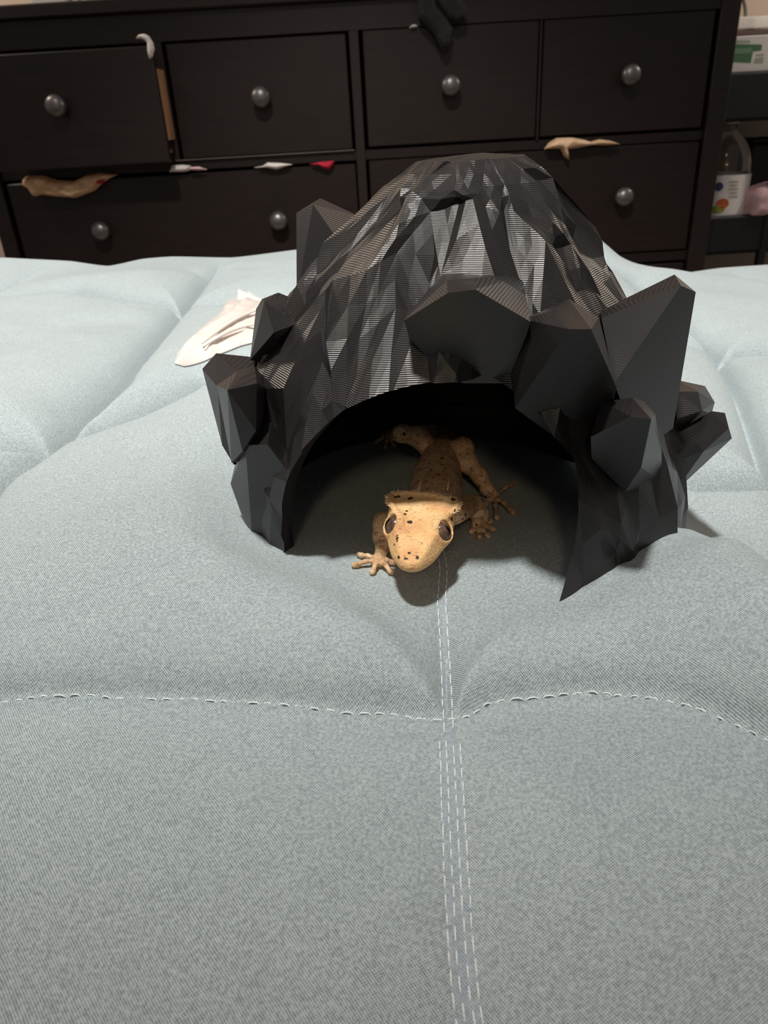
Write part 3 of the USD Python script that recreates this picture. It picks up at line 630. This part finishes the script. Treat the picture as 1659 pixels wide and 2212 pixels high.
for sx in (-1, 1):
    c, o_ = EYE[sx]
    ball = trimesh.creation.icosphere(3, .0030); ball.apply_translation(c)
    e = obj('eye', ball, M['eye'], gecko, smooth=True)
    # the slit pupil: a thin curved lens lying on the eyeball, upright to the head
    va = HZ - (HZ @ o_)*o_; va /= np.linalg.norm(va); ha = np.cross(va, o_)
    n_, pv, pf = 14, [], []
    for i in range(n_ + 1):
        t = -1 + 2*i/n_; w_ = .00042*(1 - t*t) + .00004
        for s in (-1, 0, 1):
            d = o_ + va*(t*.62) + ha*(s*w_/.0030*1.0)
            d /= np.linalg.norm(d); pv.append(c + d*(.0030 + (.00008 if s == 0 else -.00003)))
    for i in range(n_):
        for j in range(2): pf.append([3*i + j, 3*i + j + 1, 3*i + j + 4, 3*i + j + 3])
    pm = trimesh.Trimesh(pv, np.vstack([np.array(pf)[:, [0, 1, 2]], np.array(pf)[:, [0, 2, 3]]]), process=False)
    if (pm.face_normals @ o_).mean() < 0: pm.invert()
    obj('pupil', pm, M['pupil'], e, smooth=True)
# the soft spikes of the crest
def spike(p, d, l, r):
    d = d/np.linalg.norm(d); a = np.cross(d, HY + HX*.3); a /= np.linalg.norm(a); b = np.cross(d, a)
    v = [p + r*(a*math.cos(t) + b*math.sin(t)) - d*.0004 for t in np.arange(5)*2*math.pi/5] + [p + d*l, p - d*.0004]
    f = [[i, (i + 1) % 5, 5] for i in range(5)] + [[(i + 1) % 5, i, 6] for i in range(5)]
    m = trimesh.Trimesh(v, f, process=False); m.invert() if m.volume < 0 else None
    return m
sp = []
for sx in (-1, 1):
    path = spline([hd(sx*9.4, -11, 3.2), hd(sx*8.4, -5.8, 3.3), hd(sx*7.0, -3.4, 3.4), hd(sx*5.5, -.4, 3.4), hd(sx*4.7, 2.2, 3.0)], 36)
    for i, p in enumerate(path):
        l = .0012 if i < 16 else .0008 if i < 24 else .00065
        sp.append(spike(p + rng.normal(0, .00012, 3), HX*sx*1.0 + HZ*.15 + rng.normal(0, .25, 3) + (HY*-.5 if i < 3 else 0), l*rng.uniform(.7, 1.25), .00032))
for t in np.linspace(-1, 1, 44):
    p = hd(t*9.1, -11 - 1.3*(1 - t*t), 3.8 + .5*(1 - t*t))
    sp.append(spike(p + rng.normal(0, .0001, 3), -HY*.7 + HZ*.5 + rng.normal(0, .25, 3), .0006*rng.uniform(.6, 1.4)*(1.6 if abs(t) > .75 else 1), .00028))
obj('crest_spikes', join(sp), M['spike'], gecko, kind='stuff', label='row of tiny pale spikes edging the head')
for sx in (-1, 1):
    path = spline([spine[k] + np.array([sx*.0042*(1 if k < 4 else .75), 0, [.0066, .0064, .0064, .0052, .0040][k - 1]]) for k in range(1, 6)], 46)
    sc = [spike(p, np.array([sx*.3, 0, 1.0]), .00055, .0004) for p in path]
    obj('back_ridge', join(sc), M['pale_scale'], gecko, kind='stuff', label='pale line of raised scales along the back')

# ------------------------------------------------------------------ clear-white plastic wrapper on the comforter, left of the hide
def wrapper():
    quad = [bed_at(378, 786, 0), bed_at(556, 650, 0), bed_at(562, 742, 0), bed_at(395, 792, 0)]
    px = [(378, 788), (384, 766), (412, 735), (445, 705), (475, 682), (520, 662), (565, 648), (590, 700), (560, 740), (520, 750), (470, 770), (398, 794)]
    return [bed_at(x, y, 0)[:2] for x, y in px]
M['wrapper'] = mat('wrapper_plastic', {'p': ('principled_bsdf', {'base_color': (.88, .81, .76), 'roughness': .25, 'transmission_weight': .3, 'specular_ior_level': .6}), })
wp = np.array(wrapper()); wo = wp.mean(0)
pg_px = wp - wo
wm = lump(pg_px, ((0, 0, 0), (1, 0, 0), (0, 1, 0), (0, 0, 1)), .0026, .008, .0012, 60, 3, .0022)
wv_ = np.array(wm.vertices); hh = wv_[:, 2].copy()
ax = np.array([wp[6] - wp[0]])[0]; ax /= np.linalg.norm(ax); sd = np.array([-ax[1], ax[0]])
sdist = (wv_[:, :2]) @ sd; ldist = wv_[:, :2] @ ax
ridge = np.where(hh > .0005, .0017*np.maximum(0, np.sin(sdist*520 + 1.2*np.sin(ldist*60)))**2, 0)
base_h = height(wv_[:, :2] + wo)
wm.vertices = np.c_[wv_[:, :2] + wo, base_h + .0006 + hh*.8 + ridge]
wt = thing('plastic_wrapper', 'shiny whitish plastic wrapper lying on the comforter left of the cave', 'wrapper', (*wo, .622))
obj('sheet', wm, M['wrapper'], wt, smooth=60)
for a_, b_ in (((436, 742), (560, 668)), ((440, 748), (556, 700))):
    ln = np.array([bed_at(a_[0] + (b_[0]-a_[0])*t, a_[1] + (b_[1]-a_[1])*t - 10*math.sin(t*3.1), .0058) for t in np.linspace(0, 1, 16)])
    obj('fold', tube(ln, .0016*np.sin(np.linspace(.35, 2.8, 16)), 6, .7), M['wrapper'], wt, smooth=True)

# ------------------------------------------------------------------ the dresser
def sx_(x): return x*SC
dr = thing('dresser', 'wide black-brown wooden dresser with small upper and large lower drawers', 'dresser', (0, DY + .24, 0))
XL, XR = -.820, .778
ZT, ZTB = dz_(.928), dz_(.908)
YB = DY + .48
obj('top_board', rbox(XL - .012, XR + .012, DY - .012, YB + .01, ZTB, ZT, .003), M['wood_frame'], dr)
obj('side_panel', rbox(XL, XL + .022, DY + .03, YB, .08, ZTB, .001), M['wood_frame'], dr)
obj('side_panel', rbox(XR - .022, XR, DY + .03, YB, .08, ZTB, .001), M['wood_frame'], dr)
obj('back_panel', rbox(XL, XR, YB - .01, YB, .08, ZTB, .001), M['dark'], dr)
for x0, x1 in ((XL, XL + .034), (XR - .040, XR)): obj('post', rbox(x0, x1, DY, DY + .06, 0, ZTB, .002), M['wood_frame'], dr)
for x0, x1 in ((XL, XL + .04), (XR - .04, XR)): obj('post', rbox(x0, x1, YB - .06, YB, 0, ZTB, .002), M['wood_frame'], dr)
R1T, R1B = dz_(.8645), dz_(.691)
R2T, R2B = dz_(.671), .435
obj('rail', rbox(XL + .034, XR - .040, DY + .004, DY + .03, R1T + .003, ZTB, .001), M['wood_frame'], dr)
obj('rail', rbox(XL + .034, XR - .040, DY + .012, DY + .03, R2T + .002, R1B - .003, .001), M['wood'], dr)
obj('rail', rbox(XL + .034, XR - .040, DY + .012, DY + .03, .410, R2B - .003, .001), M['wood'], dr)
obj('rail', rbox(XL + .034, XR - .040, DY + .008, DY + .03, .10, .165, .001), M['wood'], dr)
for x0, x1, z0 in ((sx_(-.345), sx_(-.322), R1B - .004), (sx_(-.0115), sx_(.0045), .12), (sx_(.3065), sx_(.3105), R1B - .004)):
    obj('divider', rbox(x0, x1, DY + .004, DY + .03, z0, R1T + .004, .001), M['wood_frame'], dr)
def knob(x, y, z, parent):
    k = lathe([(.0075, 0), (.0065, .006), (.0085, .011), (.0155, .014), (.0192, .020), (.0200, .0265), (.0182, .033), (.0130, .0375), (.006, .0395)], 28)
    v = np.array(k.vertices); k = trimesh.Trimesh(np.c_[v[:, 0] + x, y - v[:, 2], v[:, 1] + z], k.faces, process=False)
    if k.volume < 0: k.invert()
    obj('knob', k, M['knob'], parent, smooth=50)
def drawer(x0, x1, z0, z1, knobs, pull=0.0):
    """front > knobs; the box behind it"""
    y = DY + .006 - pull
    f = obj('drawer', rbox(x0, x1, y, y + .019, z0, z1, .0022), M['wood'], dr)
    for kx, kz in knobs: knob(kx, y, kz, f)
    for s0, s1 in ((x0 + .002, x0 + .014), (x1 - .014, x1 - .002)):
        obj('drawer_side', rbox(s0, s1, y + .019, DY + .40, z0 + .040, z1 - .036, .001), M['drawer_wood'], f, label='raw brown drawer side')
    obj('drawer_bottom', rbox(x0 + .012, x1 - .012, y + .019, DY + .40, z0 + .015, z0 + .022, .001), M['drawer_wood'], f)
k1 = .7835
pl = .09
s1 = (DY - pl)/DY
drawer(-.790*s1, -.4155*s1 - .0, dz_(.690), dz_(.866) - .012, [(-.5102*SC*s1*1.0, .73 + (dz_(k1) - .73)*s1)], pull=pl)
drawer(sx_(-.3165), sx_(-.0165), R1B, R1T, [(sx_(-.1655), dz_(.7785))])
drawer(sx_(.0105), sx_(.3055), R1B + .002, R1T + .003, [(sx_(.1551), dz_(.779))])
drawer(sx_(.3125), sx_(.5985), R1B + .002, R1T + .003, [(sx_(.4591), dz_(.779))])
drawer(XL + .042, sx_(-.0135), R2B, R2T - .004, [(sx_(-.4811), dz_(.5833)), (sx_(-.1595), dz_(.5828))])
drawer(sx_(.0095), XR - .046, R2B, R2T, [(sx_(.145), dz_(.585)), (sx_(.4665), dz_(.5883))])
drawer(XL + .042, sx_(-.0135), .17, .405, [(sx_(-.4811), .29), (sx_(-.1595), .29)])
drawer(sx_(.0095), XR - .046, .17, .405, [(sx_(.145), .29), (sx_(.4665), .29)])
# worn bare edge under the second drawer
obj('worn_edge', rbox(sx_(-.330), sx_(-.0145), DY + .003, DY + .008, R1B - .0022, R1B - .0008, .0002), M['worn'], dr, label='scuffed pale lower edge')

# clothes caught in the drawers
def clothes(name, px, y, mat_, label, thick=.012, group=None, extra=()):
    q = np.array([at_y(a, b, y) for a, b in px]); o = q.mean(0)
    t = thing(name, label, 'clothing', o, group)
    obj('cloth', lump(q[:, [0, 2]] - o[[0, 2]], (o, (1, 0, 0), (0, 0, 1), (0, -1, 0)), thick, .010, .5*thick + .004, 70, len(px), .0028), mat_, t, smooth=60)
    for epx, em, nm in extra:
        e = np.array([at_y(a, b, y - thick*.8) for a, b in epx]); eo = e.mean(0)
        obj(nm, lump(e[:, [0, 2]] - eo[[0, 2]], (eo, (1, 0, 0), (0, 0, 1), (0, -1, 0)), thick*.6, .006, .002, 45, 2, .005), em, t, smooth=60)
YC = DY - .002
clothes('garment', [(53, 388), (60, 380), (95, 379), (125, 389), (160, 391), (190, 378), (215, 373), (255, 377), (235, 386), (222, 395), (205, 412), (165, 427), (120, 424), (92, 420), (78, 424), (68, 408), (56, 402)], YC, M['tan_cloth'], 'crumpled tan garment spilling over the lower left drawer', .022, None,
        [([(57, 386), (75, 383), (76, 402), (60, 404)], M['tan_cloth'], 'fold'), ([(208, 389), (228, 387), (224, 396), (212, 398)], M['red_cloth'], 'red_trim')])
clothes('garment', [(366, 372), (372, 357), (396, 356), (412, 358), (408, 369), (395, 371), (372, 371)], YC, M['white_cloth'], 'bit of white and pink cloth caught under the left end of the second small drawer', .010, None,
        [([(410, 361), (430, 360), (448, 366), (430, 368), (408, 367)], M['pink_cloth'], 'pink_fold')])
clothes('garment', [(548, 362), (568, 358), (578, 351), (605, 352), (632, 355), (616, 360), (598, 366), (575, 362)], YC, M['white_cloth'], 'small white cloth poking out beside the red cloth', .010)
clothes('garment', [(668, 355), (690, 350), (722, 347), (720, 356), (712, 366), (700, 365), (688, 357)], YC, M['red_cloth'], 'small bright red cloth poking out of a drawer', .010)
clothes('garment', [(1175, 322), (1185, 308), (1202, 298), (1235, 297), (1262, 302), (1275, 306), (1295, 301), (1318, 304), (1338, 311), (1310, 314), (1280, 313), (1245, 320), (1225, 322), (1229, 345), (1218, 338), (1210, 321)], DY - .004, M['tan_cloth'], 'crumpled tan garment hanging out of the lower right drawer', .018)
yw = DY - pl + .004
clothes('garment', [(294, 83), (300, 75), (312, 73), (322, 78), (331, 92), (334, 106), (330, 122), (323, 128), (319, 110), (318, 92), (308, 84)], yw, M['white_cloth'], 'white cloth sticking out of the open upper drawer', .010)
clothes('garment', [(884, 60), (890, 54), (898, 53), (902, 57), (895, 60)], DY - .001, M['white_cloth'], 'tiny tip of white cloth above the drawer under the black strap', .006)
# black strap hanging over the top edge
st = thing('black_bag_strap', 'black cloth strap draped over the front edge of the dresser top', 'strap', (.16, DY, ZT))
yy = DY - .022
def strap_part(px, y, nm, th):
    q = np.array([at_y(a, b, y) for a, b in px]); o = q.mean(0)
    obj(nm, lump(q[:, [0, 2]] - o[[0, 2]], (o, (1, 0, 0), (0, 0, 1), (0, -1, 0)), th, .012, .006, 40, 5, .006), M['black_cloth'], st, smooth=60)
strap_part([(900, -12), (940, -14), (944, 10), (968, 40), (978, 62), (972, 98), (958, 112), (948, 96), (940, 76), (918, 52), (904, 38)], yy, 'strap', .012)
strap_part([(935, -12), (985, -14), (1010, 18), (1004, 42), (985, 52), (965, 42), (948, 20)], yy, 'strap_loop', .010)
obj('strap_fold', rbox(.085, .215, DY - .022, DY + .12, ZT, ZT + .012, .004), M['black_cloth'], st)

# pale things lying on the dresser top, just reaching into the frame
t = thing('paper_stack', 'low pale stack of papers on the dresser, leftmost at the top edge', 'papers', (-.56, DY + .10, ZT))
for i in range(4): obj('sheet', rbox(-.655 + .004*i, -.585 + .003*i, DY + .05, DY + .24, ZT + .007*i, ZT + .007*i + .0066, .001), M['white_card'], t)
t = thing('white_box', 'small white box on the dresser beside the pale stack of papers', 'box', (-.48, DY + .1, ZT))
obj('box_body', rbox(-.548, -.435, DY + .06, DY + .17, ZT, ZT + .035, .002), M['white_card'], t)
obj('box_lid', rbox(-.550, -.433, DY + .058, DY + .172, ZT + .035, ZT + .055, .002), M['white_card'], t)

# ------------------------------------------------------------------ the rolling cart to the right and what is on it
YCF = 1.93
def cz(px, py, y=YCF): return at_y(px, py, y)
ct = thing('rolling_cart', 'black rolling cart with deep trays standing beside the dresser', 'cart', (1.02, YCF + .18, 0))
x0c, x1c = .806, 1.30
tiers = [(cz(1620, 262)[2], cz(1620, 151)[2]), (cz(1600, 548)[2], cz(1600, 462)[2]), (.10, .20)]
def tray(z0, z1):
    a = rbox(x0c, x1c, YCF, YCF + .34, z0, z1, .008); b = rbox(x0c + .006, x1c - .006, YCF + .006, YCF + .334, z0 + .006, z1 + .02, .004)
    return a - b
for z0, z1 in tiers: obj('tray', tray(z0, z1), M['cart'], ct)
for px_, py_ in ((.99, YCF + .006), (x1c - .02, YCF + .006), (x0c + .02, YCF + .325), (x1c - .02, YCF + .325)):
    obj('leg', rbox(px_ - .010, px_ + .010, py_ - .010, py_ + .010, .05, tiers[0][1], .003), M['cart'], ct)
    w_ = trimesh.creation.cylinder(.025, .018, sections=20); w_.apply_transform(trimesh.transformations.rotation_matrix(math.pi/2, [0, 1, 0])); w_.apply_translation((px_, py_, .025)); obj('caster', w_, M['cart'], ct)
zt = tiers[0][0] + .006
M['green'] = plain('green_print', (.075, .20, .10), .5); M['green2'] = plain('green_print_pale', (.17, .33, .19), .5); M['grey_print'] = plain('grey_print', (.40, .44, .38), .5)
bx0 = cz(1586, 140)[0] - .03; bz1 = cz(1600, 77)[2]; bz0 = cz(1600, 148)[2]; 
bxo = thing('white_box', 'white printed box with green panels in the top tray of the cart', 'box', (bx0 + .12, YCF + .1, zt))
obj('carton', rbox(bx0, bx0 + .26, YCF + .012, YCF + .20, zt, bz1, .002), M['white_card'], bxo)
def panel(nm, px, m_, k):
    q = np.array([cz(*p) for p in px]); o = q.mean(0)
    cs = m3.CrossSection([q[:, [0, 2]]], m3.FillRule.NonZero).extrude(.0006)
    mm = tm(cs); v = np.array(mm.vertices); mm = trimesh.Trimesh(np.c_[v[:, 0], YCF + .0122 - v[:, 2] - .0003*k, v[:, 1]], mm.faces, process=False)
    if mm.volume < 0: mm.invert()
    obj(nm, mm, m_, bxo)
panel('print_panel', [(1583, 94), (1652, 95), (1650, 108), (1632, 110), (1627, 135), (1578, 133)], M['green'], 0)
panel('print_panel', [(1586, 104), (1630, 102), (1628, 114), (1584, 116)], M['green2'], 1)
panel('print_panel', [(1590, 86), (1626, 86), (1626, 91), (1590, 92)], M['grey_print'], 0)
panel('print_panel', [(1637, 124), (1655, 122), (1654, 135), (1634, 136)], M['grey_print'], 0)
panel('print_panel', [(1640, 116), (1656, 115), (1656, 119), (1640, 120)], M['grey_print'], 0)
M['brown_lid'] = plain('brown_lid', (.20, .14, .115), .6); M['cord'] = plain('grey_cord', (.33, .29, .25), .5)
lz1 = cz(1620, 61)[2]
ld = thing('brown_tray', 'flat grey-brown tray lying on the white printed box', 'tray', (bx0 + .12, YCF + .1, bz1))
obj('tray_body', rbox(bx0 + .006, bx0 + .25, YCF + .014, YCF + .19, bz1, lz1, .003), M['brown_lid'], ld)
tw = thing('white_cloth', 'folded white cloth on top of the grey-brown tray', 'cloth', (bx0 + .12, YCF + .1, lz1))
obj('cloth', lump(np.array([(0, 0), (.06, -.005), (.13, .004), (.22, -.004), (.24, .12), (.12, .16), (-.01, .13)]), ((bx0 + .008, YCF + .018, lz1), (1, 0, 0), (0, 1, 0), (0, 0, 1)), .020, .02, .010, 30, 8, .008), M['white_cloth'], tw, smooth=60)
cpts = [cz(1612, 58, YCF + .05), cz(1611, 35, YCF + .05), cz(1609, 10, YCF + .05), cz(1602, -12, YCF + .055), cz(1585, -32, YCF + .07)]
obj('power_cord', tube(spline(cpts, 24), .0045, 8), M['cord'], None, smooth=True, label='grey cord rising from the folded white cloth by the wall', cat='cord')
# bottle and other things in the middle tray
zm = tiers[1][0] + .006
bc = cz(1562, 400, YCF + .07); bzt = cz(1555, 292, YCF + .07)[2]; br = .062
bt = thing('plastic_bottle', 'clear plastic bottle with a white label in the middle tray', 'bottle', (bc[0], YCF + .075, zm))
zl0, zl1 = cz(1575, 462, YCF)[2] - .02, cz(1575, 375, YCF)[2]
M['clear'] = mat('clear_plastic', {'f': ('fresnel', {'IOR': 1.45}), 't': ('transparent_bsdf', {'color': (.80, .76, .72)}), 'g': ('glossy_bsdf', {'color': (1, 1, 1), 'roughness': .08}), 'm': ('mix_closure', {})}, [('f.fac', 'm.fac'), ('t.BSDF', 'm.closure1'), ('g.BSDF', 'm.closure2')], 'm.closure')
bp = [(br*.9, zm), (br, zm + .006), (br, zl1), (br*.98, zl1 + .02), (br*.86, bzt - .035), (br*.6, bzt - .008), (br*.3, bzt + .006), (.017, bzt + .012), (.016, bzt + .03)]
def put(m, x, y): m.apply_translation((x, y, 0)); return m
obj('bottle_body', put(lathe(bp, 32), bc[0], YCF + .075), M['clear'], bt, smooth=40)
obj('cap', put(lathe([(.018, bzt + .024), (.019, bzt + .026), (.019, bzt + .046), (.017, bzt + .048)], 20), bc[0], YCF + .075), M['white_card'], bt, smooth=40)
obj('bottle_label', put(lathe([(br*.99, zm + .008), (br + .001, zm + .009), (br + .001, zl1 - .006), (br*.99, zl1 - .005)], 32), bc[0], YCF + .075), M['white_card'], bt, smooth=40)
M['blue'] = plain('label_blue', (.05, .05, .17), .5); M['orange'] = plain('label_orange', (.55, .12, .03), .5); M['lime'] = plain('label_lime', (.30, .33, .05), .5); M['txt'] = plain('label_text', (.38, .34, .32), .6)
def patch(nm, pxc, r1, r2, m_):
    q = cz(*pxc, YCF + .015); a0 = math.atan2((YCF + .013) - (YCF + .075), q[0] - bc[0]); vs, fs = [], []
    n = 18; ctr = np.array([a0, q[2]])
    for R in (br + .0022, br + .0005):
        vs.append([bc[0] + R*math.cos(a0), YCF + .075 + R*math.sin(a0), q[2]])
        for k in range(n):
            aa = a0 + r1/br*math.cos(2*math.pi*k/n)*(1 + .15*math.sin(3*k)); zz = q[2] + r2*math.sin(2*math.pi*k/n)
            vs.append([bc[0] + R*math.cos(aa), YCF + .075 + R*math.sin(aa), zz])
    for k in range(n):
        i, j = 1 + k, 1 + (k + 1) % n; fs += [[0, i, j], [n + 1, n + 1 + j, n + 1 + i], [i, n + 1 + i, n + 1 + j], [i, n + 1 + j, j]]
    mm = trimesh.Trimesh(vs, fs, process=False)
    if mm.volume < 0: mm.invert()
    obj(nm, mm, m_, bt)
patch('label_print', (1551, 404), .010, .010, M['blue']); patch('label_print', (1560, 440), .014, .012, M['orange']); patch('label_print', (1549, 453), .015, .009, M['lime'])
for i in range(5): patch('label_print', (1584, 392 + 8*i), .012 - .002*(i % 2), .0016, M['txt'])
bk = thing('black_case', 'black upright case behind the pink cloth in the cart', 'case', (1.0, YCF + .15, zm))
q0, q1 = cz(1612, 400, YCF + .15), cz(1625, 310, YCF + .15)
obj('case_body', rbox(q1[0], q1[0] + .16, YCF + .15, YCF + .22, zm, q1[2], .006), M['cart'], bk)
obj('case_lid', rbox(q1[0] - .002, q1[0] + .162, YCF + .148, YCF + .222, q1[2], q1[2] + .012, .004), M['cart'], bk)
pq = np.array([cz(*p, YCF + .03) for p in [(1606, 470), (1608, 420), (1622, 402), (1640, 396), (1658, 392), (1660, 470)]]); po = pq.mean(0)
pk = thing('pink_cloth', 'crumpled pink and white cloth beside the bottle in the cart', 'cloth', (po[0], YCF + .03, zm))
obj('cloth', lump(pq[:, [0, 2]] - po[[0, 2]], (po, (1, 0, 0), (0, 0, 1), (0, -1, 0)), .030, .025, .014, 35, 6, .006), M['pink_cloth'], pk, smooth=60)
